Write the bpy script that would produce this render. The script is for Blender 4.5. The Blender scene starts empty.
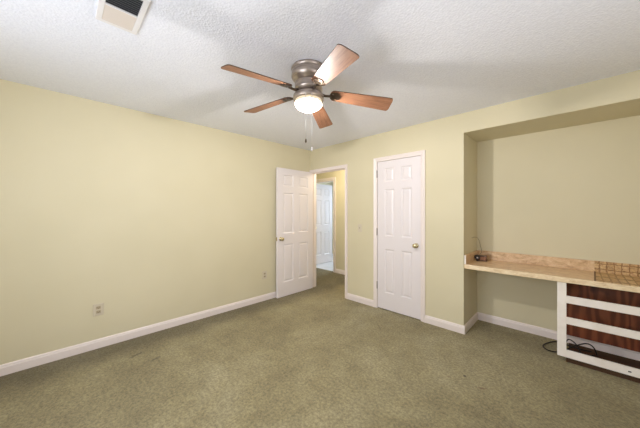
import bpy, bmesh, math, random
from mathutils import Vector, Matrix

random.seed(7)
S = bpy.context.scene
COL = S.collection

# ------------------------------------------------------------------ camera
cam_d = bpy.data.cameras.new('camera')
cam_d.sensor_width = 36.0
cam_d.lens = 36.0 * 257.0 / 640.0
cam_d.shift_y = -(214.0 - 211.8) / 640.0
cam_d.clip_start = 0.02
cam = bpy.data.objects.new('camera', cam_d)
COL.objects.link(cam)
cam.location = (3.352, -3.136, 1.348)
cam.rotation_euler = (math.radians(90), 0, math.radians(44.7))
S.camera = cam

# ------------------------------------------------------------------ world (daylight sky outside the windows)
W = bpy.data.worlds.new('sky')
S.world = W
W.use_nodes = True
nt = W.node_tree
nt.nodes.clear()
wo = nt.nodes.new('ShaderNodeOutputWorld')
bg = nt.nodes.new('ShaderNodeBackground')
bg.inputs['Color'].default_value = (0.62, 0.78, 1.0, 1)
bg.inputs['Strength'].default_value = 1.2
nt.links.new(bg.outputs[0], wo.inputs[0])


def area(name, loc, rot, sx, sy, energy, color):
    d = bpy.data.lights.new(name, 'AREA')
    d.shape = 'RECTANGLE'
    d.size, d.size_y = sx, sy
    d.energy = energy
    d.color = color
    o = bpy.data.objects.new(name, d)
    COL.objects.link(o)
    o.location = loc
    o.rotation_euler = rot
    return o


R90 = math.radians(90)
# daylight through the two bedroom windows (behind the camera) and the far room's window
area('window_light_front', (2.10, -4.23, 1.42), (R90 + 0.12, 0, 0), 1.9, 1.25, 48, (0.90, 0.93, 1.0))
area('window_light_side', (4.60, -2.45, 1.42), (R90 + 1.0, 0, R90), 1.5, 1.25, 25, (0.97, 0.94, 0.98))
area('window_light_far', (-0.80, 3.52, 1.45), (-R90, 0, 0), 0.8, 1.2, 75, (0.70, 0.84, 1.0))
hl = bpy.data.lights.new('hall_lamp_light', 'POINT')
hl.energy = 23
hl.color = (1.0, 0.86, 0.62)
hl.shadow_soft_size = 0.12
hlo = bpy.data.objects.new('hall_lamp_light', hl)
COL.objects.link(hlo)
hlo.location = (0.35, 0.62, 2.2)
BULB = 180.0

S.view_settings.view_transform = 'Standard'
S.view_settings.look = 'None'
S.view_settings.gamma = 1.0
S.view_settings.exposure = 0.08
S.view_settings.use_curve_mapping = False
try:
    S.cycles.use_denoising = True
    S.cycles.max_bounces = 10
    S.cycles.diffuse_bounces = 7
    S.cycles.sample_clamp_indirect = 6.0
except Exception:
    pass


# ------------------------------------------------------------------ materials
def lin(r, g, b):
    f = lambda c: (c / 255 / 12.92) if c / 255 <= 0.04045 else ((c / 255 + 0.055) / 1.055) ** 2.4
    return (f(r), f(g), f(b), 1)


class Mat:
    def __init__(self, name, color=(0.8, 0.8, 0.8, 1), rough=0.5, metal=0.0, spec=0.5):
        self.m = bpy.data.materials.new(name)
        self.m.use_nodes = True
        self.t = self.m.node_tree
        self.b = self.t.nodes['Principled BSDF']
        self.b.inputs['Base Color'].default_value = color
        self.b.inputs['Roughness'].default_value = rough
        self.b.inputs['Metallic'].default_value = metal
        self.b.inputs['Specular IOR Level'].default_value = spec
        self._tc = None

    def n(self, t, **kw):
        nd = self.t.nodes.new(t)
        for k, v in kw.items():
            if k in nd.inputs:
                nd.inputs[k].default_value = v
            else:
                setattr(nd, k, v)
        return nd

    def l(self, a, b):
        self.t.links.new(a, b)

    def coord(self, scale=(1, 1, 1)):
        if self._tc is None:
            self._tc = self.n('ShaderNodeNewGeometry').outputs['Position']
        mp = self.n('ShaderNodeMapping')
        mp.inputs['Scale'].default_value = scale
        self.l(self._tc, mp.inputs['Vector'])
        return mp.outputs[0]

    def objcoord(self, scale=(1, 1, 1)):
        tc = self.n('ShaderNodeTexCoord')
        mp = self.n('ShaderNodeMapping')
        mp.inputs['Scale'].default_value = scale
        self.l(tc.outputs['Object'], mp.inputs['Vector'])
        return mp.outputs[0]

    def noise(self, vec, scale, detail=3, rough=0.55, dist=0.0):
        nd = self.n('ShaderNodeTexNoise')
        nd.inputs['Scale'].default_value = scale
        nd.inputs['Detail'].default_value = detail
        nd.inputs['Roughness'].default_value = rough
        nd.inputs['Distortion'].default_value = dist
        self.l(vec, nd.inputs['Vector'])
        return nd.outputs['Fac']

    def ramp(self, fac, stops):
        r = self.n('ShaderNodeValToRGB')
        while len(r.color_ramp.elements) < len(stops):
            r.color_ramp.elements.new(0.5)
        for e, (p, c) in zip(r.color_ramp.elements, stops):
            e.position = p
            e.color = c
        self.l(fac, r.inputs['Fac'])
        return r.outputs['Color']

    def mix(self, fac, a, b, mode='MIX'):
        x = self.n('ShaderNodeMix', data_type='RGBA', blend_type=mode)
        for sock, v in ((x.inputs[0], fac), (x.inputs[6], a), (x.inputs[7], b)):
            if hasattr(v, 'is_output'):
                self.l(v, sock)
            else:
                sock.default_value = v
        return x.outputs[2]

    def color(self, s):
        self.l(s, self.b.inputs['Base Color'])

    def bump(self, h, strength=0.3, dist=0.01):
        b = self.n('ShaderNodeBump')
        b.inputs['Strength'].default_value = strength
        b.inputs['Distance'].default_value = dist
        self.l(h, b.inputs['Height'])
        self.l(b.outputs[0], self.b.inputs['Normal'])


def g(v):
    return (v, v, v, 1)


# yellow painted drywall
mw = Mat('yellow_wall_paint', rough=0.62, spec=0.3)
c = mw.coord()
mw.color(mw.ramp(mw.noise(c, 1.3, 2), [(0.3, lin(209, 201, 172)), (0.7, lin(214, 206, 178))]))
mw.bump(mw.noise(c, 160, 3), 0.10, 0.002)

# textured white ceiling
mc = Mat('textured_ceiling', rough=0.85, spec=0.2)
c = mc.coord()
n1 = mc.noise(c, 90, 3, 0.6)
vor = mc.n('ShaderNodeTexVoronoi')
vor.inputs['Scale'].default_value = 75
mc.l(c, vor.inputs['Vector'])
mm = mc.n('ShaderNodeMath', operation='MULTIPLY')
mc.l(n1, mm.inputs[0])
mc.l(vor.outputs['Distance'], mm.inputs[1])
mc.color(mc.ramp(n1, [(0.3, lin(232, 235, 247)), (0.7, lin(242, 245, 255))]))
mc.bump(mm.outputs[0], 0.4, 0.012)

# olive carpet
mk = Mat('olive_carpet', rough=0.95, spec=0.15)
c = mk.coord()
big = mk.noise(c, 1.1, 4, 0.6, 0.6)
mid = mk.noise(c, 7, 6, 0.75, 0.5)
fine = mk.noise(c, 50, 4, 0.8)
tuft = mk.noise(c, 330, 2, 0.6)
base = mk.ramp(big, [(0.30, lin(138, 127, 93)), (0.5, lin(157, 146, 109)), (0.70, lin(172, 162, 127))])
c2 = mk.ramp(mid, [(0.32, g(0.32)), (0.68, g(0.64))])
c3 = mk.ramp(fine, [(0.38, g(0.18)), (0.62, g(0.82))])
k = mk.mix(0.45, base, c2, 'OVERLAY')
k = mk.mix(0.5, k, c3, 'OVERLAY')


def stain_crease(colour_in, x, y, rx, ry, rot, colour, amount):
    mp = mk.n('ShaderNodeMapping', vector_type='TEXTURE')
    mp.inputs['Location'].default_value = (x, y, 0)
    mp.inputs['Rotation'].default_value = (0, 0, rot)
    mp.inputs['Scale'].default_value = (rx, ry, 1)
    mk.l(mk._tc, mp.inputs['Vector'])
    ln = mk.n('ShaderNodeVectorMath', operation='LENGTH')
    mk.l(mp.outputs[0], ln.inputs[0])
    nz = mk.noise(mk._tc, 40, 3)
    ad = mk.n('ShaderNodeMath', operation='ADD')
    mk.l(ln.outputs['Value'], ad.inputs[0])
    mk.l(nz, ad.inputs[1])
    f = mk.ramp(ad.outputs[0], [(0.75, g(amount)), (1.0, g(0))])
    return mk.mix(f, colour_in, colour)


for args in ((2.714, -0.80, 0.03, 0.045, 0.3, lin(62, 50, 36), 0.75), (2.85, -0.87, 0.11, 0.022, 0.5, lin(112, 76, 52), 0.6), (2.62, -0.90, 0.06, 0.016, 0.2, lin(112, 80, 56), 0.4),
             (0.42, -2.63, 0.05, 0.16, 0.4, lin(84, 74, 56), 0.55), (0.62, -2.52, 0.04, 0.12, 0.3, lin(84, 74, 56), 0.5), (1.35, -3.0, 0.03, 0.03, 0.0, lin(78, 68, 50), 0.7),
             (1.72, -0.50, 0.30, 0.015, -0.75, lin(96, 86, 64), 0.5)):  # last one is a carpet crease, its shade painted as a dark line
    k = stain_crease(k, *args)
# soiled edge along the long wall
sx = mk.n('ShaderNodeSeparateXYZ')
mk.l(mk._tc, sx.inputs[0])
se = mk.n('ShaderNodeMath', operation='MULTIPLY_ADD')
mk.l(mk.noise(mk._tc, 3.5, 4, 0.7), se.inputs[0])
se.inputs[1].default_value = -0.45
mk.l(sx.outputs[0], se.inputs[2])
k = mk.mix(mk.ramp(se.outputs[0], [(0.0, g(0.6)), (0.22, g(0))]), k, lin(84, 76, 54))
mk.color(k)
hh = mk.n('ShaderNodeMath', operation='ADD')
mk.l(fine, hh.inputs[0])
mk.l(tuft, hh.inputs[1])
mk.bump(hh.outputs[0], 0.8, 0.012)
mk.b.inputs['Sheen Weight'].default_value = 0.15
mk.b.inputs['Sheen Roughness'].default_value = 0.5

# trim and doors: white semi-gloss paint with a faint pink cast
mt = Mat('white_trim_paint', lin(234, 224, 221), 0.38, spec=0.5)
mt.bump(mt.noise(mt.coord(), 55, 2), 0.03, 0.002)
md = Mat('white_door_paint', lin(228, 222, 225), 0.33, spec=0.5)
cc = md.coord((60, 60, 3))
md.bump(md.noise(cc, 3, 3), 0.05, 0.002)
mcab = Mat('white_cabinet_paint', rough=0.45)
mcab.color(mcab.ramp(mcab.noise(mcab.coord(), 14, 4), [(0.3, lin(240, 233, 226)), (0.65, lin(248, 243, 238))]))

# counter laminate, tan burl
ml = Mat('tan_counter_laminate', rough=0.30, spec=0.5)
c = ml.coord((1, 1.7, 1.7))
a1 = ml.noise(c, 9, 6, 0.65, 1.5)
a2 = ml.noise(c, 60, 4, 0.7)
k1 = ml.ramp(a1, [(0.28, lin(178, 140, 102)), (0.5, lin(214, 182, 142)), (0.72, lin(230, 206, 168))])
k2 = ml.ramp(a2, [(0.3, g(0.33)), (0.7, g(0.62))])
ml.color(ml.mix(0.5, k1, k2, 'OVERLAY'))
me = Mat('counter_edge_laminate', rough=0.32)
c = me.coord((1, 3, 3))
me.color(me.ramp(me.noise(c, 14, 5, 0.65, 1.0), [(0.3, lin(212, 184, 144)), (0.55, lin(238, 218, 184)), (0.8, lin(246, 232, 204))]))

# tile-like brown marks left on the counter
mq = Mat('brown_grid_marks', rough=0.4)
c = mq.coord()
br = mq.n('ShaderNodeTexBrick', offset=0.0)
br.inputs['Scale'].default_value = 1.0
br.inputs['Mortar Size'].default_value = 0.0055
br.inputs['Mortar Smooth'].default_value = 0.35
br.inputs['Brick Width'].default_value = 0.047
br.inputs['Row Height'].default_value = 0.053
sep = mq.n('ShaderNodeSeparateXYZ')
mq.l(mq._tc, sep.inputs[0])
cmb = mq.n('ShaderNodeCombineXYZ')
sm = mq.n('ShaderNodeMath', operation='SUBTRACT')
hy = mq.n('ShaderNodeMath', operation='MULTIPLY')
hy.inputs[1].default_value = 0.30
mq.l(sep.outputs[1], hy.inputs[0])
mq.l(sep.outputs[2], sm.inputs[0])
mq.l(hy.outputs[0], sm.inputs[1])
mq.l(sep.outputs[0], cmb.inputs[0])
mq.l(sm.outputs[0], cmb.inputs[1])
wob = mq.n('ShaderNodeTexNoise')
wob.inputs['Scale'].default_value = 30
mq.l(mq._tc, wob.inputs['Vector'])
wmix = mq.n('ShaderNodeMix', data_type='RGBA', blend_type='LINEAR_LIGHT')
wmix.inputs[0].default_value = 0.012
mq.l(cmb.outputs[0], wmix.inputs[6])
mq.l(wob.outputs['Color'], wmix.inputs[7])
mq.l(wmix.outputs[2], br.inputs['Vector'])
br.inputs['Color1'].default_value = lin(212, 180, 132)
br.inputs['Color2'].default_value = lin(190, 154, 106)
br.inputs['Mortar'].default_value = lin(150, 112, 68)
sp = mq.ramp(mq.noise(mq._tc, 42, 4, 0.75), [(0.36, g(0.25)), (0.64, g(0.70))])
mq.color(mq.mix(0.7, br.outputs['Color'], sp, 'OVERLAY'))

mqd = Mat('brown_edge_mark', lin(112, 78, 46), 0.5)

# dark plywood
mp_ = Mat('dark_stained_plywood', rough=0.42)
c = mp_.coord((1.0, 1, 0.22))
wv = mp_.n('ShaderNodeTexWave', wave_type='BANDS', bands_direction='X')
wv.inputs['Scale'].default_value = 4.2
wv.inputs['Distortion'].default_value = 13.0
wv.inputs['Detail'].default_value = 3
wv.inputs['Detail Scale'].default_value = 1.4
mp_.l(c, wv.inputs['Vector'])
kk = mp_.ramp(wv.outputs['Fac'], [(0.1, lin(104, 54, 34)), (0.5, lin(124, 66, 42)), (0.9, lin(140, 80, 52))])
kn = mp_.ramp(mp_.noise(mp_._tc, 6, 2), [(0.32, g(0.15)), (0.42, g(0.5))])
mp_.color(mp_.mix(0.7, kk, kn, 'OVERLAY'))
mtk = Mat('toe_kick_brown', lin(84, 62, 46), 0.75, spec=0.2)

# fan
mb = Mat('fan_blade_walnut', rough=0.5, spec=0.25)
c = mb.objcoord((1.2, 16, 16))
wn = mb.noise(c, 5, 5, 0.6, 0.8)
mb.color(mb.ramp(wn, [(0.25, lin(104, 70, 53)), (0.55, lin(138, 98, 74)), (0.8, lin(160, 120, 94))]))
mbe = Mat('fan_blade_dark_edge', lin(70, 46, 34), 0.5)
mm_ = Mat('fan_pewter_metal', rough=0.34, metal=0.85)
c = mm_.coord((1, 1, 8))
mm_.color(mm_.ramp(mm_.noise(c, 9, 3), [(0.3, lin(150, 138, 130)), (0.7, lin(196, 184, 174))]))
mdm = Mat('fan_dark_metal', lin(92, 80, 70), 0.35, 0.8)
mg = Mat('lit_frosted_glass', lin(255, 245, 225), 0.3)
mg.b.inputs['Emission Color'].default_value = (1.0, 0.90, 0.74, 1)
mg.b.inputs['Emission Strength'].default_value = 0.75
mgr = Mat('lit_glass_rim', lin(120, 110, 95), 0.3)
mgr.b.inputs['Emission Color'].default_value = (1.0, 0.84, 0.60, 1)
mgr.b.inputs['Emission Strength'].default_value = 0.85
_tr = mg.n('ShaderNodeBsdfTransparent')
_ms = mg.n('ShaderNodeMixShader')
_ms.inputs[0].default_value = 0.65
mg.l(_tr.outputs[0], _ms.inputs[1])
mg.l(mg.b.outputs[0], _ms.inputs[2])
mg.l(_ms.outputs[0], mg.t.nodes['Material Output'].inputs['Surface'])
mch = Mat('pull_chain_steel', lin(225, 225, 228), 0.3, 0.6)
mkn = Mat('antique_brass', lin(200, 188, 152), 0.25, 0.9)
mhg = Mat('hinge_steel', lin(160, 150, 142), 0.35, 0.8)
mpl = Mat('almond_plastic', lin(176, 162, 136), 0.4)
mpl2 = Mat('ivory_plate_plastic', lin(206, 196, 176), 0.4)
mdk = Mat('dark_slot', lin(45, 38, 32), 0.6)
mvw = Mat('vent_white_enamel', lin(232, 230, 232), 0.4)
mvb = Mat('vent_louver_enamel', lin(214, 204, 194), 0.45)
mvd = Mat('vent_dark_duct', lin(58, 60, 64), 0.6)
mvs = Mat('vent_shaded_louver', lin(132, 134, 138), 0.5)  # louver enamel greyed, the turned-away bank's shade put into its colour
mcd = Mat('black_cable_rubber', lin(34, 28, 24), 0.45)
mbx = Mat('brown_plastic_box', lin(88, 56, 34), 0.35)
mbx2 = Mat('tan_box_face', lin(150, 100, 64), 0.4)
mwire = Mat('tan_thin_wire', lin(122, 108, 76), 0.5)
mvf = Mat('pale_vinyl_floor', lin(214, 214, 214), 0.35)
mvf.color(mvf.ramp(mvf.noise(mvf.coord(), 6, 3), [(0.3, lin(205, 206, 208)), (0.7, lin(222, 222, 224))]))
mgl = Mat('window_glass', (1, 1, 1, 1), 0.05)
tr = mgl.n('ShaderNodeBsdfTransparent')
gl = mgl.n('ShaderNodeBsdfGlossy')
gl.inputs['Roughness'].default_value = 0.03
ms = mgl.n('ShaderNodeMixShader')
ms.inputs[0].default_value = 0.06
mgl.l(tr.outputs[0], ms.inputs[1])
mgl.l(gl.outputs[0], ms.inputs[2])
mgl.l(ms.outputs[0], mgl.t.nodes['Material Output'].inputs['Surface'])


# ------------------------------------------------------------------ mesh helpers
def box(bm, a, b, mi=0, bev=0.0):
    x0, y0, z0 = a
    x1, y1, z1 = b
    r = bmesh.ops.create_cube(bm, size=1.0)
    vs = r['verts']
    for v in vs:
        v.co = Vector(((x0 + x1) / 2 + v.co.x * (x1 - x0), (y0 + y1) / 2 + v.co.y * (y1 - y0), (z0 + z1) / 2 + v.co.z * (z1 - z0)))
    fs = list({f for v in vs for f in v.link_faces})
    for f in fs:
        f.material_index = mi
    if bev > 0:
        es = list({e for v in vs for e in v.link_edges})
        bmesh.ops.bevel(bm, geom=es, offset=bev, segments=2, affect='EDGES', profile=0.5)
    return vs


def lathe(bm, prof, seg=40, mi=0, center=(0, 0, 0), axis='Z', cap=True):
    """prof: list of (radius, height) along the axis"""
    cx, cy, cz = center
    rings = []
    for r, h in prof:
        ring = []
        for i in range(seg):
            t = 2 * math.pi * i / seg
            u, v = r * math.cos(t), r * math.sin(t)
            if axis == 'Z':
                p = (cx + u, cy + v, cz + h)
            elif axis == 'X':
                p = (cx + h, cy + u, cz + v)
            else:
                p = (cx + u, cy + h, cz + v)
            ring.append(bm.verts.new(p))
        rings.append(ring)
    for a, b in zip(rings, rings[1:]):
        for i in range(seg):
            f = bm.faces.new((a[i], a[(i + 1) % seg], b[(i + 1) % seg], b[i]))
            f.material_index = mi
            f.smooth = True
    if cap:
        for ring in (rings[0], rings[-1]):
            f = bm.faces.new(ring)
            f.material_index = mi
    return rings


def tube(bm, pts, rad, seg=8, mi=0):
    pts = [Vector(p) for p in pts]
    rings = []
    up = Vector((0.123, 0.2, 0.97)).normalized()
    for i, p in enumerate(pts):
        d = (pts[min(i + 1, len(pts) - 1)] - pts[max(i - 1, 0)]).normalized()
        s = d.cross(up)
        if s.length < 1e-4:
            s = d.cross(Vector((1, 0, 0)))
        s.normalize()
        t = s.cross(d)
        rings.append([bm.verts.new(p + (s * math.cos(2 * math.pi * k / seg) + t * math.sin(2 * math.pi * k / seg)) * rad) for k in range(seg)])
    for a, b in zip(rings, rings[1:]):
        for k in range(seg):
            f = bm.faces.new((a[k], a[(k + 1) % seg], b[(k + 1) % seg], b[k]))
            f.smooth = True
            f.material_index = mi
    bm.faces.new(rings[0]).material_index = mi
    bm.faces.new(rings[-1]).material_index = mi


def spline(pts, n=12):
    P = [Vector(p) for p in pts]
    P = [P[0] * 2 - P[1]] + P + [P[-1] * 2 - P[-2]]
    out = []
    for i in range(1, len(P) - 2):
        for k in range(n):
            t = k / n
            a, b, c, d = P[i - 1], P[i], P[i + 1], P[i + 2]
            out.append(0.5 * (2 * b + (c - a) * t + (2 * a - 5 * b + 4 * c - d) * t * t + (3 * b - a - 3 * c + d) * t ** 3))
    out.append(P[-2])
    return out


def obj(name, bm, mats, parent=None, label=None, cat=None, group=None, kind=None, offset=(0, 0, 0)):
    bmesh.ops.recalc_face_normals(bm, faces=bm.faces)
    me = bpy.data.meshes.new(name)
    bm.to_mesh(me)
    bm.free()
    if offset != (0, 0, 0):
        me.transform(Matrix.Translation(-Vector(offset)))
    for m in (mats if isinstance(mats, (list, tuple)) else [mats]):
        me.materials.append(m.m)
    o = bpy.data.objects.new(name, me)
    COL.objects.link(o)
    if parent:
        o.parent = parent
    elif offset != (0, 0, 0):
        o.location = offset
    tag(o, label, cat, group, kind)
    return o


def tag(o, label=None, cat=None, group=None, kind=None):
    for key, v in (('label', label), ('category', cat), ('group', group), ('kind', kind)):
        if v:
            o[key] = v


def thing(name, loc, label, cat, group=None, kind=None, rotz=0):
    o = bpy.data.objects.new(name, None)
    o.empty_display_size = 0.1
    COL.objects.link(o)
    o.location = loc
    o.rotation_euler = (0, 0, rotz)
    tag(o, label, cat, group, kind)
    return o


def copy_tree(o, parent=None):
    c_ = o.copy()
    COL.objects.link(c_)
    if parent:
        c_.parent = parent
    for ch in list(o.children):
        copy_tree(ch, c_)
    return c_


def BM():
    return bmesh.new()


def wall(name, axis, p0, p1, u0, u1, z0, z1, holes, label, mats=None):
    """wall slab between planes p0 and p1 on axis ('X' or 'Y'), cut by holes (u0,u1,z0,z1)"""
    us = sorted({u0, u1, *[h[0] for h in holes], *[h[1] for h in holes]})
    zs = sorted({z0, z1, *[h[2] for h in holes], *[h[3] for h in holes]})
    bm = BM()

    def P(p, u, z):
        return (p, u, z) if axis == 'X' else (u, p, z)

    def solid(i, j):
        if i < 0 or j < 0 or i >= len(us) - 1 or j >= len(zs) - 1:
            return False
        uc, zc = (us[i] + us[i + 1]) / 2, (zs[j] + zs[j + 1]) / 2
        return not any(h[0] < uc < h[1] and h[2] < zc < h[3] for h in holes)

    def quad(*pts):
        bm.faces.new([bm.verts.new(p) for p in pts])

    for i in range(len(us) - 1):
        for j in range(len(zs) - 1):
            if not solid(i, j):
                continue
            a, b, c_, d = us[i], us[i + 1], zs[j], zs[j + 1]
            quad(P(p0, a, c_), P(p0, b, c_), P(p0, b, d), P(p0, a, d))
            quad(P(p1, a, c_), P(p1, b, c_), P(p1, b, d), P(p1, a, d))
            if not solid(i - 1, j):
                quad(P(p0, a, c_), P(p1, a, c_), P(p1, a, d), P(p0, a, d))
            if not solid(i + 1, j):
                quad(P(p0, b, c_), P(p1, b, c_), P(p1, b, d), P(p0, b, d))
            if not solid(i, j - 1):
                quad(P(p0, a, c_), P(p1, a, c_), P(p1, b, c_), P(p0, b, c_))
            if not solid(i, j + 1):
                quad(P(p0, a, d), P(p1, a, d), P(p1, b, d), P(p0, b, d))
    bmesh.ops.remove_doubles(bm, verts=bm.verts, dist=1e-5)
    return obj(name, bm, mats or mw, None, label, 'wall', None, 'structure')


# ------------------------------------------------------------------ the room shell
H = 2.44
XR = 4.45      # side wall behind the camera
YF = -4.10     # front wall behind the camera
T = 0.12
HF = 1.16      # hall's far wall
NB = 0.55      # back of the niche

bm = BM()
box(bm, (-2.3, YF - T, -0.10), (XR + T, HF + 0.05, 0.0))
obj('floor', bm, mk, None, 'worn olive green carpet covering the bedroom and hall', 'carpet', None, 'structure')
bm = BM()
box(bm, (-2.3, HF + 0.05, -0.10), (1.3, 3.55, 0.0))
obj('floor_far', bm, mvf, None, 'pale floor of the bright room beyond the hall', 'floor', None, 'structure')
bm = BM()
box(bm, (-2.3, YF - T, H), (XR + T, 3.55, H + 0.1))
obj('ceiling', bm, mc, None, 'white textured ceiling above the whole bedroom', 'ceiling', None, 'structure')

DX0, DX1, DH = 0.035, 0.803, 2.035        # bedroom doorway
CX0, CX1 = 1.385, 2.005                 # closet doorway
NX0, NX1, NZ = 2.483, 4.25, 2.222       # niche opening

wall('wall_left', 'X', -T, 0.0, YF - T, 0.0, 0, H, [], 'long plain pale yellow wall with two outlets')
wall('wall_back', 'Y', 0.0, T, -T, XR + T, 0, H,
     [(DX0 - 0.02, DX1 + 0.02, 0, DH + 0.02), (CX0 - 0.003, CX1 + 0.003, 0, 2.048), (NX0, NX1, 0, NZ)],
     'pale yellow wall with the doorway, the closet door and the niche')
WX0, WX1, WZ0, WZ1 = 1.10, 3.10, 0.80, 2.05
VY0, VY1 = -3.20, -1.70
wall('wall_front', 'Y', YF - T, YF, 0.0, XR + T, 0, H, [(WX0, WX1, WZ0, WZ1)], 'pale yellow wall with a wide window facing the doors')
wall('wall_right', 'X', XR, XR + T, YF - T, 0.0, 0, H, [(VY0, VY1, WZ0, WZ1)], 'pale yellow side wall with a window facing the long plain wall')

# niche shell
bm = BM()
box(bm, (NX0 - T, T, 0), (NX0, NB + T, H))
box(bm, (NX0, NB, 0), (NX1, NB + T, H))
box(bm, (NX1, T, 0), (NX1 + T, NB + T, H))
box(bm, (NX0, T, NZ), (NX1, NB, NZ + 0.15))
obj('wall_niche', bm, mw, None, 'pale yellow recess walls around the built-in counter', 'wall', None, 'structure')

# hall and the room beyond it
FX0, FX1 = -1.28, -0.47
wall('wall_hall_far', 'Y', HF, HF + 0.10, -2.3, 1.3, 0, H, [(FX0, FX1, 0, 2.05)], 'yellow hall wall with an open doorway seen through the bedroom door')
wall('wall_hall_end', 'X', 1.2, 1.3, T, HF, 0, H, [], 'yellow wall closing the hall beside the closet')
wall('wall_hall_start', 'X', -2.3, -2.2, -T, 3.55, 0, H, [], 'yellow wall closing the hall at its far end')
wall('wall_hall_near', 'Y', 0.0, T, -2.2, -T, 0, H, [], 'yellow hall wall behind the long bedroom wall')
wall('wall_far_window', 'Y', 3.35, 3.45, -2.2, 1.3, 0, H, [(-1.2, -0.4, 0.85, 2.05)], 'wall with the window of the bright room beyond the hall')
wall('wall_far_side', 'X', 1.0, 1.1, HF + 0.10, 3.35, 0, H, [], 'side wall of the bright room beyond the hall')
# closet behind the closed door
wall('wall_closet', 'Y', 0.70, 0.75, 1.3, NX0 - T, 0, H, [], 'back wall inside the closet')


# ------------------------------------------------------------------ windows (behind the camera and in the far room)
def window(n, axis, p, u0, u1, z0, z1, label):
    def P(pp, u, z):
        return (pp, u, z) if axis == 'X' else (u, pp, z)

    def bx(bm, p0, p1, a, b, c_, d):
        A, B = P(p0, a, c_), P(p1, b, d)
        box(bm, [min(i, j) for i, j in zip(A, B)], [max(i, j) for i, j in zip(A, B)], bev=0.003)
    um, zm, e = (u0 + u1) / 2, (z0 + z1) / 2, 0.001
    mid = P(p, um, z0)
    root = thing('window_%d' % n, mid, label, 'window', None, 'structure')
    bm = BM()
    w = 0.045
    for a, b, c_, d in ((u0 + e, u0 + w, z0 + e, z1 - e), (u1 - w, u1 - e, z0 + e, z1 - e), (u0 + w, u1 - w, z0 + e, z0 + w), (u0 + w, u1 - w, z1 - w, z1 - e),
                        (u0 + w, u1 - w, zm - 0.02, zm + 0.02), (um - 0.02, um + 0.02, z0 + w, zm - 0.02), (um - 0.02, um + 0.02, zm + 0.02, z1 - w)):
        bx(bm, p - 0.02, p + 0.02, a, b, c_, d)
    obj('window_frame', bm, mt, root, offset=mid)
    bm = BM()
    bx(bm, p - 0.003, p + 0.003, u0 + w, u1 - w, z0 + w, z1 - w)
    obj('window_pane', bm, mgl, root, offset=mid)


window(1, 'Y', YF - 0.07, WX0, WX1, WZ0, WZ1, 'wide white window in the wall facing the doors')
window(2, 'X', XR + 0.07, VY0, VY1, WZ0, WZ1, 'white window in the side wall behind the camera')
window(3, 'Y', 3.40, -1.2, -0.4, 0.85, 2.05, 'white window lighting the room beyond the hall')


# ------------------------------------------------------------------ baseboards
def baseboard(name, runs, label):
    """runs: ((x0,y0),(x1,y1),(nx,ny)) along the wall face, n = into the room"""
    bm = BM()
    prof = [(0.0, 0.0), (0.014, 0.0), (0.014, 0.064), (0.010, 0.072), (0.010, 0.080), (0.006, 0.088), (0.0, 0.090)]
    for (xa, ya), (xb, yb), (nx, ny) in runs:
        A = [bm.verts.new((xa + nx * d, ya + ny * d, z)) for d, z in prof]
        B = [bm.verts.new((xb + nx * d, yb + ny * d, z)) for d, z in prof]
        for i in range(len(prof)):
            j = (i + 1) % len(prof)
            bm.faces.new((A[i], A[j], B[j], B[i]))
        bm.faces.new(A)
        bm.faces.new(B[::-1])
    return obj(name, bm, mt, None, label, 'baseboard', None, 'structure')


CW = 0.057
baseboard('baseboard_left', [((0, YF), (0, -0.02), (1, 0))], 'white baseboard along the long plain yellow wall')
baseboard('baseboard_back', [((DX1 + 0.05, 0), (CX0 - 0.055, 0), (0, -1)), ((CX1 + 0.055, 0), (NX0 + 0.014, 0), (0, -1))],
          'white baseboard beside the closet door casing')
baseboard('baseboard_niche', [((NX0, 0.0), (NX0, NB), (1, 0)), ((NX0, NB), (NX1, NB), (0, -1))], 'white baseboard inside the niche under the counter')
baseboard('baseboard_hall', [((FX1 + 0.07, HF), (1.2, HF), (0, -1))], 'white baseboard in the hall beyond the doorway')
baseboard('baseboard_front', [((0, YF), (XR, YF), (0, 1))], 'white baseboard under the wide window')
baseboard('baseboard_right', [((XR, YF), (XR, 0), (-1, 0))], 'white baseboard under the side window')


# ------------------------------------------------------------------ door casings
def casing(name, x0, x1, zt, y, s, label, cw=CW, jamb=None, cwl=None):
    """colonial casing on the face y, s = direction out of the wall; opening x0..x1, top zt"""
    bm = BM()
    prof = [(0.0, 0.0), (0.0, 0.009), (0.010, 0.011), (0.014, 0.008), (0.030, 0.012), (0.045, 0.018), (cw, 0.018), (cw, 0.0)]   # (away from opening, out)
    pts = []
    for d, o in prof:
        dl = d * (cwl or cw) / cw
        pts.append([(x0 - dl, y + s * o, 0.0), (x0 - dl, y + s * o, zt + d), (x1 + d, y + s * o, zt + d), (x1 + d, y + s * o, 0.0)])
    V = [[bm.verts.new(p) for p in row] for row in pts]
    n = len(V)
    for i in range(n):
        j = (i + 1) % n
        for k_ in range(3):
            bm.faces.new((V[i][k_], V[j][k_], V[j][k_ + 1], V[i][k_ + 1]))
    bm.faces.new([r[0] for r in V])
    bm.faces.new([r[3] for r in V])
    if jamb:
        ya, yb, t = jamb
        box(bm, (x0 - t, ya, 0), (x0, yb, zt))
        box(bm, (x1, ya, 0), (x1 + t, yb, zt))
        box(bm, (x0 - t, ya, zt), (x1 + t, yb, zt + t))
        # door stop
        box(bm, (x0, ya + 0.045, 0), (x0 + 0.011, ya + 0.08, zt), bev=0.002)
        box(bm, (x1 - 0.011, ya + 0.045, 0), (x1, ya + 0.08, zt), bev=0.002)
        box(bm, (x0, ya + 0.045, zt - 0.011), (x1, ya + 0.08, zt), bev=0.002)
    return obj(name, bm, mt, None, label, 'door frame', None, 'structure')


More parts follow.
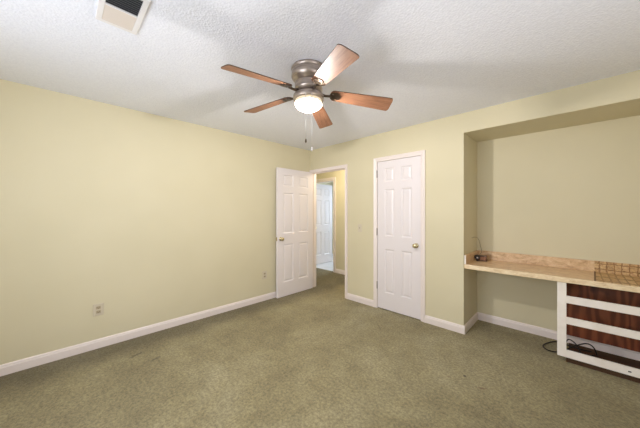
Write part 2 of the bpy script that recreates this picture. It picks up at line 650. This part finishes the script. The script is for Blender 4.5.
casing('trim_1', DX0, DX1, DH, 0.0, -1, 'white casing around the open bedroom doorway', cw=0.050, cwl=0.033, jamb=(0.0, T, 0.019))
casing('trim_2', CX0, CX1, 2.047, 0.0, -1, 'white casing around the closed closet door', cw=0.055)
casing('trim_3', FX0 + 0.0, FX1, 2.05, HF, -1, 'white casing around the doorway on the far side of the hall', cw=0.068)
bm = BM()
for x in (FX0, FX1 - 0.012):
    box(bm, (x, HF, 0), (x + 0.012, HF + 0.10, 2.05))
box(bm, (FX0 + 0.012, HF, 2.038), (FX1 - 0.012, HF + 0.10, 2.05))
obj('trim_4', bm, mt, None, 'white jamb lining the doorway on the far side of the hall', 'door frame', None, 'structure')


# ------------------------------------------------------------------ six-panel doors
def door_mesh(w, h, t):
    """slab 0..w along x, thickness 0..t along y, 0..h along z; six raised panels on both faces"""
    bm = BM()
    st = 0.112 * w / 0.61 if w < 0.66 else 0.115
    ms_ = 0.10 if w < 0.66 else 0.115
    pw = (w - 2 * st - ms_) / 2
    xs = [0, st, st + pw, st + pw + ms_, w - st, w]
    zs = [0, 0.225, 0.825, 1.000, 1.645, 1.745, 1.930, h]
    for side in (0, 1):
        y = 0.0 if side == 0 else t
        q = 1.0 if side == 0 else -1.0

        def ring(x0, x1, z0, z1, ins, dep):
            return [bm.verts.new(p) for p in ((x0 + ins, y + q * dep, z0 + ins), (x1 - ins, y + q * dep, z0 + ins),
                                              (x1 - ins, y + q * dep, z1 - ins), (x0 + ins, y + q * dep, z1 - ins))]
        for i in range(5):
            for j in range(7):
                x0, x1, z0, z1 = xs[i], xs[i + 1], zs[j], zs[j + 1]
                if i in (1, 3) and j in (1, 3, 5):
                    prev = ring(x0, x1, z0, z1, 0, 0)
                    for ins, dep in ((0.004, 0.003), (0.013, 0.009), (0.020, 0.0095), (0.040, 0.003)):
                        cur = ring(x0, x1, z0, z1, ins, dep)
                        for k_ in range(4):
                            bm.faces.new((prev[k_], prev[(k_ + 1) % 4], cur[(k_ + 1) % 4], cur[k_]))
                        prev = cur
                    bm.faces.new(prev)
                else:
                    bm.faces.new(ring(x0, x1, z0, z1, 0, 0))
    for a, b in (((0, 0), (w, 0)), ((w, 0), (w, h)), ((w, h), (0, h)), ((0, h), (0, 0))):
        bm.faces.new([bm.verts.new(p) for p in ((a[0], 0, a[1]), (b[0], 0, b[1]), (b[0], t, b[1]), (a[0], t, a[1]))])
    bmesh.ops.remove_doubles(bm, verts=bm.verts, dist=1e-5)
    return bm


def knob(bm, x, y, z, s):
    """round passage knob on face y, s = outward direction (+1/-1)"""
    prof = [(0.031, 0.0), (0.031, 0.004), (0.026, 0.009), (0.012, 0.012), (0.011, 0.028), (0.018, 0.033), (0.026, 0.040), (0.0285, 0.049),
            (0.026, 0.058), (0.017, 0.064), (0.006, 0.066)]
    lathe(bm, [(r, s * h) for r, h in prof], 24, 0, (x, y, z), 'Y')


def hinge(bm, x, y, z):
    lathe(bm, [(0.0065, -0.045), (0.0065, 0.045)], 12, 0, (x, y, z))
    lathe(bm, [(0.004, -0.051), (0.0075, -0.047), (0.0075, -0.045)], 12, 0, (x, y, z))
    lathe(bm, [(0.0075, 0.045), (0.0075, 0.047), (0.004, 0.051)], 12, 0, (x, y, z))


# open bedroom door, swung back against the long wall
dw = DX1 - DX0 - 0.005
o = obj('door_1', door_mesh(dw, 2.030, 0.035), md, None, 'white six-panel bedroom door standing open against the long yellow wall', 'door', None, 'structure')
o.location = (0.040, -0.012, 0.008)
o.rotation_euler = (0, 0, math.radians(-90 + 1.0))
for s, y in ((-1, 0.0), (1, 0.035)):
    bm = BM()
    knob(bm, dw - 0.062, y, 0.915, s)
    obj('door_knob', bm, mkn, o, 'antique brass round knob')
bm = BM()
box(bm, (dw, 0.006, 0.885), (dw + 0.0015, 0.029, 0.945))
box(bm, (dw + 0.0015, 0.011, 0.905), (dw + 0.010, 0.024, 0.925), bev=0.002)
obj('latch_plate', bm, mkn, o, 'brass latch plate on the door edge')
for z in (0.24, 1.02, 1.82):
    bm = BM()
    hinge(bm, -0.004, -0.004, z)
    obj('hinge', bm, mhg, o)

# closed closet door
o = obj('door_2', door_mesh(0.612, 2.030, 0.035), md, None, 'white six-panel closet door, closed', 'door', None, 'structure')
o.location = (1.389, -0.002, 0.013)
bm = BM()
knob(bm, 0.612 - 0.055, 0.0, 0.912, -1)
obj('door_knob', bm, mkn, o, 'antique brass round knob')
for z in (0.31, 1.055, 1.865):
    bm = BM()
    hinge(bm, -0.006, -0.006, z)
    obj('hinge', bm, mhg, o)

# white door in the room beyond the hall
o = obj('door_3', door_mesh(0.735, 2.045, 0.035), md, None, 'white six-panel door in bluish daylight beyond the hall', 'door', None, 'structure')
o.location = (-1.300, 1.300, 0.010)
o.rotation_euler = (0, 0, math.radians(90))
for s, y in ((-1, 0.0), (1, 0.035)):
    bm = BM()
    knob(bm, 0.06, y, 0.92, s)
    obj('door_knob', bm, mkn, o)


# ------------------------------------------------------------------ built-in counter in the niche
CT, CB, CF = 0.765, 0.722, 0.012        # top, underside, front edge
e = 0.001
root = thing('countertop', (NX0 + 0.8, 0.3, CB), 'tan marbled laminate counter with backsplash spanning the niche', 'countertop')
off = tuple(root.location)
bm = BM()
box(bm, (NX0 + e, CF + 0.012, CB), (NX1 - e, NB - e, CT))
obj('counter_slab', bm, ml, root, offset=off)
bm = BM()
box(bm, (NX0 + e, CF, CB - 0.002), (NX1 - e, CF + 0.012, CT + 0.001), bev=0.003)
obj('front_edge', bm, me, root, 'paler cream laminate strip along the front', offset=off)
bm = BM()
box(bm, (NX0 + 0.02, NB - 0.021, CT), (NX1 - e, NB - e, 0.870), bev=0.002)
obj('backsplash', bm, ml, root, offset=off)
bm = BM()
box(bm, (NX0 + e, CF + 0.012, CT), (NX0 + 0.02, NB - e, 0.870), bev=0.002)
box(bm, (NX0 + e, CF - 0.001, CT + 0.002), (NX0 + 0.02, CF + 0.012, 0.870), 1, bev=0.002)
obj('side_splash', bm, [ml, mcab], root, offset=off)
# brown tile-like marked sheet over the counter and splash
bm = BM()
sx0 = 3.492
vs = [[(x - (0.016 if x == sx0 else 0), CF + 0.012, CT + 0.0005), (x, NB - 0.0215, CT + 0.0005), (x, NB - 0.0215, 0.8705)] for x in (sx0, NX1 - 0.02)]
A = [[bm.verts.new(p) for p in r] for r in vs]
B = [[bm.verts.new((p[0], p[1] - 0.0015 * (i > 0), p[2] + 0.0015 * (i < 2))) for i, p in enumerate(r)] for r in vs]
for i in range(2):
    bm.faces.new((B[0][i], B[0][i + 1], B[1][i + 1], B[1][i]))
    bm.faces.new((A[0][i], A[0][i + 1], A[1][i + 1], A[1][i]))
    for r in (0, 1):
        bm.faces.new((A[r][i], A[r][i + 1], B[r][i + 1], B[r][i]))
for i in (0, 2):
    bm.faces.new((A[0][i], A[1][i], B[1][i], B[0][i]))
v_ = box(bm, (sx0 - 0.004, CF + 0.03, CT + 0.0002), (sx0 + 0.008, NB - 0.03, CT + 0.004), 1)
for q in v_:
    q.co.x -= 0.018 * (NB - 0.03 - q.co.y) / 0.5
obj('marked_sheet', bm, [mq, mqd], root, 'brown brick-like grid marks covering one end of the counter', offset=off)

# ------------------------------------------------------------------ drawer cabinet frame without drawers
FY0, FY1 = 0.032, 0.052
root = thing('drawer_cabinet', (3.75, 0.1, 0), 'white face frame of a drawer cabinet with its drawers missing, under the counter', 'cabinet')
off = tuple(root.location)
ZB = CB - 0.003
for x0, x1 in ((3.241, 3.302), (4.185, NX1 - e)):
    bm = BM()
    box(bm, (x0, FY0, 0.052), (x1, FY1, ZB), bev=0.002)
    obj('stile', bm, mcab, root, offset=off)
for z0, z1 in ((0.052, 0.117), (0.350, 0.410), (0.536, 0.600)):
    bm = BM()
    box(bm, (3.302, FY0, z0), (4.185, FY1, z1), bev=0.002)
    if z0 < 0.1:
        for px_ in (3.66, 3.668):
            lathe(bm, [(0.005, -0.002), (0.005, 0.0)], 10, 1, (px_, FY0, 0.083), 'Y')
    obj('rail', bm, [mcab, mdk], root, offset=off)
bm = BM()
box(bm, (3.285, 0.498, 0.095), (NX1 - e, 0.512, ZB))
obj('plywood_back', bm, mp_, root, 'dark reddish stained plywood panel', offset=off)
bm = BM()
box(bm, (3.300, 0.066, 0.0), (NX1 - e, 0.080, 0.060))
obj('toe_kick', bm, mtk, root, 'dark brown recessed board', offset=off)
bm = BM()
box(bm, (3.312, 0.082, 0.001), (NX1 - 0.03, 0.530, 0.006), bev=0.001)  # thin dark brown sheet added over the carpet inside the frame
obj('dark_floor_sheet', bm, mtk, root, 'dark brown thin sheet on the carpet', offset=off)
bm = BM()
box(bm, (3.246, FY1, 0.60), (3.262, 0.498, ZB))
box(bm, (3.246, 0.480, 0.095), (3.285, 0.512, ZB))
obj('side_cleat', bm, mcab, root, offset=off)

# ------------------------------------------------------------------ black cable under the cabinet
bm = BM()
pts = [(3.47, 0.43, 0.0125), (3.40, 0.42, 0.0125), (3.30, 0.44, 0.0125), (3.22, 0.45, 0.0125), (3.165, 0.37, 0.0125), (3.130, 0.255, 0.0125), (3.165, 0.180, 0.0125),
       (3.23, 0.19, 0.0125), (3.29, 0.27, 0.02), (3.34, 0.33, 0.05), (3.40, 0.36, 0.085), (3.44, 0.37, 0.10), (3.47, 0.37, 0.09), (3.49, 0.37, 0.06), (3.50, 0.37, 0.02), (3.505, 0.38, 0.0125)]
tube(bm, spline(pts), 0.0055)
pts = [(3.29, 0.30, 0.0125), (3.29, 0.37, 0.05), (3.31, 0.40, 0.085), (3.345, 0.40, 0.075), (3.38, 0.38, 0.04), (3.395, 0.34, 0.0125), (3.42, 0.30, 0.0125), (3.46, 0.33, 0.0125), (3.485, 0.36, 0.0125)]
tube(bm, spline(pts), 0.0055)
obj('cable', bm, mcd, None, 'black cable coiled on the carpet under the white cabinet frame', 'cable', offset=(3.3, 0.3, 0.0))

# ------------------------------------------------------------------ small box with wire in the counter's corner
bx0 = (2.575, 0.40, CT + 0.0005)
root = thing('junction_box', bx0, 'small dark brown box with a thin wire, in the corner of the counter', 'box')
bm = BM()
box(bm, (-0.04, -0.03, 0.0), (0.045, 0.03, 0.062), bev=0.004)
box(bm, (-0.020, -0.033, 0.010), (0.040, -0.029, 0.052), 1, bev=0.002)
obj('box_body', bm, [mbx, mbx2], root)
bm = BM()
lathe(bm, [(0.024, 0), (0.028, 0.006), (0.028, 0.022), (0.016, 0.028)], 20, 0, (-0.045, -0.062, 0.045), 'Y')
lathe(bm, [(0.009, -0.004), (0.008, 0.0)], 14, 1, (-0.038, -0.062, 0.040), 'Y')
box(bm, (-0.055, -0.055, 0.0), (-0.035, -0.035, 0.03), 0)
obj('cable_plug', bm, [mcd, mch], root, 'black round plug with a shiny tip')
bm = BM()
tube(bm, spline([(-0.035, -0.03, 0.06), (-0.02, 0.05, 0.10), (-0.045, 0.105, 0.16), (-0.06, 0.12, 0.215), (-0.075, 0.09, 0.26), (-0.085, 0.0, 0.275), (-0.09, -0.09, 0.272)]), 0.0022)
obj('wire', bm, mwire, root, 'thin tan wire curling up the niche wall')

# ------------------------------------------------------------------ ceiling vent
root = thing('ceiling_vent', (1.62, -2.902, H), 'white ceiling air register with two banks of louvers', 'vent')
off = tuple(root.location)
x0, x1, y0, y1 = 1.443, 1.800, -2.998, -2.808
bm = BM()
w = 0.026
z0, z1 = H - 0.010, H - 0.0005
for a, b in (((x0, y0, z0), (x0 + w, y1, z1)), ((x1 - w, y0, z0), (x1, y1, z1)), ((x0 + w, y0, z0), (x1 - w, y0 + w, z1)), ((x0 + w, y1 - w, z0), (x1 - w, y1, z1)),
             ((1.612, y0 + w, z0), (1.620, y1 - w, z1))):
    box(bm, a, b, bev=0.002)
obj('vent_frame', bm, mvw, root, offset=off)
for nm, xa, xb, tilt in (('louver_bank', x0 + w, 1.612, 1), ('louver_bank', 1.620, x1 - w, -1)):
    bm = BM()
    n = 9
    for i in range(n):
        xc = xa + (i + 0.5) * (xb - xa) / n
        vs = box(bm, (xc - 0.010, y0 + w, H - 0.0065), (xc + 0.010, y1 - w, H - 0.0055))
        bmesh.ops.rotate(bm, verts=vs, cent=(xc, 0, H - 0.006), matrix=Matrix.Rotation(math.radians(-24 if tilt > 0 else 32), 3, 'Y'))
    obj(nm, bm, mvb if tilt > 0 else mvs, root, 'pale louvers' if tilt > 0 else 'louvers with painted grey shade', offset=off)
bm = BM()
box(bm, (x0 + w, y0 + w, H - 0.0012), (x1 - w, y1 - w, H - 0.0004))
obj('duct_opening', bm, mvd, root, 'dark duct behind the louvers', offset=off)


# ------------------------------------------------------------------ outlets and switch
def plate(bm, w=0.082, h=0.118):
    box(bm, (-w / 2, -0.006, -h / 2), (w / 2, -0.0003, h / 2), 0, bev=0.003)


def outlet(loc, rot, label):
    root = thing('wall_outlet', loc, label, 'outlet', 'electrical outlets on the long yellow wall', None, rot)
    bm = BM()
    plate(bm)
    lathe(bm, [(0.003, -0.0075), (0.003, -0.006)], 10, 0, (0, 0, 0), 'Y')
    obj('cover_plate', bm, mpl2, root)
    for zc in (-0.021, 0.021):
        bm = BM()
        box(bm, (-0.017, -0.009, zc - 0.0145), (0.017, -0.005, zc + 0.0145), 0, bev=0.002)
        for dx in (-0.0065, 0.0065):
            box(bm, (dx - 0.001, -0.0096, zc - 0.003), (dx + 0.001, -0.0088, zc + 0.006), 1)
        box(bm, (-0.002, -0.0096, zc - 0.010), (0.002, -0.0088, zc - 0.006), 1)
        obj('socket', bm, [mpl, mdk], root, 'darker beige socket')
    return root


outlet((0.0, -2.870, 0.380), R90, 'beige wall outlet midway along the long yellow wall')
outlet((0.0, -0.950, 0.386), R90, 'beige wall outlet close to the open door')
root = thing('light_switch', (1.086, 0.0, 1.107), 'beige light switch between the doorway and the closet door', 'switch')
bm = BM()
plate(bm, 0.072, 0.116)
obj('cover_plate', bm, mpl2, root)
bm = BM()
box(bm, (-0.006, -0.016, -0.006), (0.006, -0.005, 0.012), bev=0.002)
obj('toggle', bm, mpl, root)

# ------------------------------------------------------------------ ceiling fan
FC = (1.913, -1.806, H)
fan = thing('ceiling_fan', FC, 'five-blade ceiling fan with walnut blades and a lit glass bowl', 'ceiling fan')
bm = BM()
lathe(bm, [(0.118, -0.0005), (0.128, -0.004), (0.132, -0.014), (0.128, -0.022), (0.124, -0.026), (0.128, -0.032), (0.130, -0.070), (0.126, -0.080), (0.112, -0.098), (0.100, -0.108), (0.098, -0.112)], 56)
obj('motor_housing', bm, mm_, fan)
bm = BM()
lathe(bm, [(0.096, -0.112), (0.104, -0.116), (0.106, -0.124), (0.103, -0.150), (0.107, -0.156), (0.107, -0.168), (0.090, -0.182), (0.074, -0.190)], 56)
obj('flywheel_ring', bm, mm_, fan)
bm = BM()
lathe(bm, [(0.072, -0.190), (0.074, -0.196), (0.092, -0.198), (0.104, -0.201), (0.113, -0.207), (0.116, -0.214), (0.116, -0.240), (0.112, -0.247), (0.100, -0.247)], 56)
obj('light_fitter', bm, mm_, fan)
bm = BM()
prof = []
for i in range(15):
    t = -0.30 + i / 14 * (math.pi / 2 + 0.30)
    prof.append((max(0.103 * math.cos(t), 0.001), -0.264 + (-0.064 if t > 0 else -0.062) * math.sin(t)))
lathe(bm, prof, 48)
for f in bm.faces:
    if f.calc_center_median().z > -0.268:
        f.material_index = 1
bowl = obj('glass_bowl', bm, [mg, mgr], fan, 'glowing frosted glass bowl')
bl = bpy.data.lights.new('bulb_light', 'POINT')
bl.energy = BULB
bl.color = (1.0, 0.95, 0.90)
bl.shadow_soft_size = 0.035
blo = bpy.data.objects.new('bulb_light', bl)
COL.objects.link(blo)
blo.parent = fan
blo.location = (0, 0, -0.292)
bm = BM()
lathe(bm, [(0.008, -0.326), (0.008, -0.330), (0.005, -0.334), (0.002, -0.337)], 16)
obj('finial', bm, mm_, fan)


def blade_bm(L0, L1):
    """blade along +x from L0 to L1, thickness in z"""
    bm = BM()
    top = []
    w0, w1 = 0.052, 0.070
    out = []
    r = 0.030
    N = 6
    # outline with rounded root and soft tip corners
    for i in range(9):
        t = math.pi / 2 + math.pi * i / 8
        out.append((L0 + 0.035 + 0.035 * math.cos(t), w0 * math.sin(t)))
    for (cx_, cy_, a0) in ((L1 - r * 0.6, -w1 + r, -math.pi / 2), (L1 - r * 0.6, w1 - r, 0.0)):
        for i in range(N + 1):
            t = a0 + math.pi / 2 * i / N
            out.append((cx_ + r * 0.6 * math.cos(t), cy_ + r * math.sin(t)))
    bot = [bm.verts.new((x, y, -0.003)) for x, y in out]
    tp = [bm.verts.new((x, y, 0.003)) for x, y in out]
    bm.faces.new(bot)
    bm.faces.new(tp)
    for i in range(len(out)):
        j = (i + 1) % len(out)
        bm.faces.new((bot[i], bot[j], tp[j], tp[i])).material_index = 1
    return bm


def iron_bm():
    bm = BM()
    # arm from the flywheel, then a rounded plate screwed under the blade
    tube(bm, [(0.098, 0, -0.004), (0.125, 0, -0.014), (0.150, 0.0, -0.012), (0.178, 0, -0.008)], 0.009, 10)
    prof = []
    for i in range(20):
        t = 2 * math.pi * i / 20
        prof.append((0.200 + 0.038 * math.cos(t) * (1.25 if math.cos(t) > 0 else 1.0), 0.040 * math.sin(t)))
    b = [bm.verts.new((x, y, -0.0085)) for x, y in prof]
    t_ = [bm.verts.new((x, y, -0.0032)) for x, y in prof]
    bm.faces.new(b)
    bm.faces.new(t_)
    for i in range(20):
        bm.faces.new((b[i], b[(i + 1) % 20], t_[(i + 1) % 20], t_[i]))
    for x, y in ((0.188, 0.018), (0.188, -0.018), (0.225, 0.0)):
        lathe(bm, [(0.003, -0.0115), (0.006, -0.0105), (0.006, -0.0085)], 10, 0, (x, y, 0))
    return bm


ROOT_Z = -0.178
# azimuth, droop of the tip below the root (m), pitch
blades = [(265.2, -0.032, -15), (193.2, -0.02, -14), (121.2, -0.045, -14), (49.2, -0.062, -17), (337.2, -0.042, -15)]
bmesh_b, bmesh_i = None, None
for k_, (az, drop, pit) in enumerate(blades):
    if k_ == 0:
        bo = obj('fan_blade', blade_bm(0.165, 0.645), [mb, mbe], fan)
        io = obj('blade_iron', iron_bm(), mdm, bo, 'dark metal bracket')
        first = bo
    else:
        bo = copy_tree(first, fan)
    tilt = math.atan2(-drop, 0.5)
    M = Matrix.Rotation(math.radians(az), 4, 'Z') @ Matrix.Translation((0, 0, ROOT_Z)) @ Matrix.Rotation(tilt, 4, 'Y') @ Matrix.Rotation(math.radians(pit), 4, 'X')
    bo.matrix_local = M

for dx, dy, zend, top in ((0.073, -0.094, -0.568, -0.24), (0.103, -0.062, -0.628, -0.23)):
    bm = BM()
    tube(bm, [(dx, dy, top), (dx, dy, zend)], 0.0022, 6)
    n = 30
    c_ = obj('pull_chain', bm, mch, fan, 'thin bright pull chain')
    bm = BM()
    lathe(bm, [(0.002, 0.0), (0.006, -0.008), (0.007, -0.022), (0.004, -0.030)], 12, 0, (dx, dy, zend))
    obj('chain_fob', bm, mdm if dx < 0.1 else mch, c_, 'dark fob' if dx < 0.1 else 'white fob')
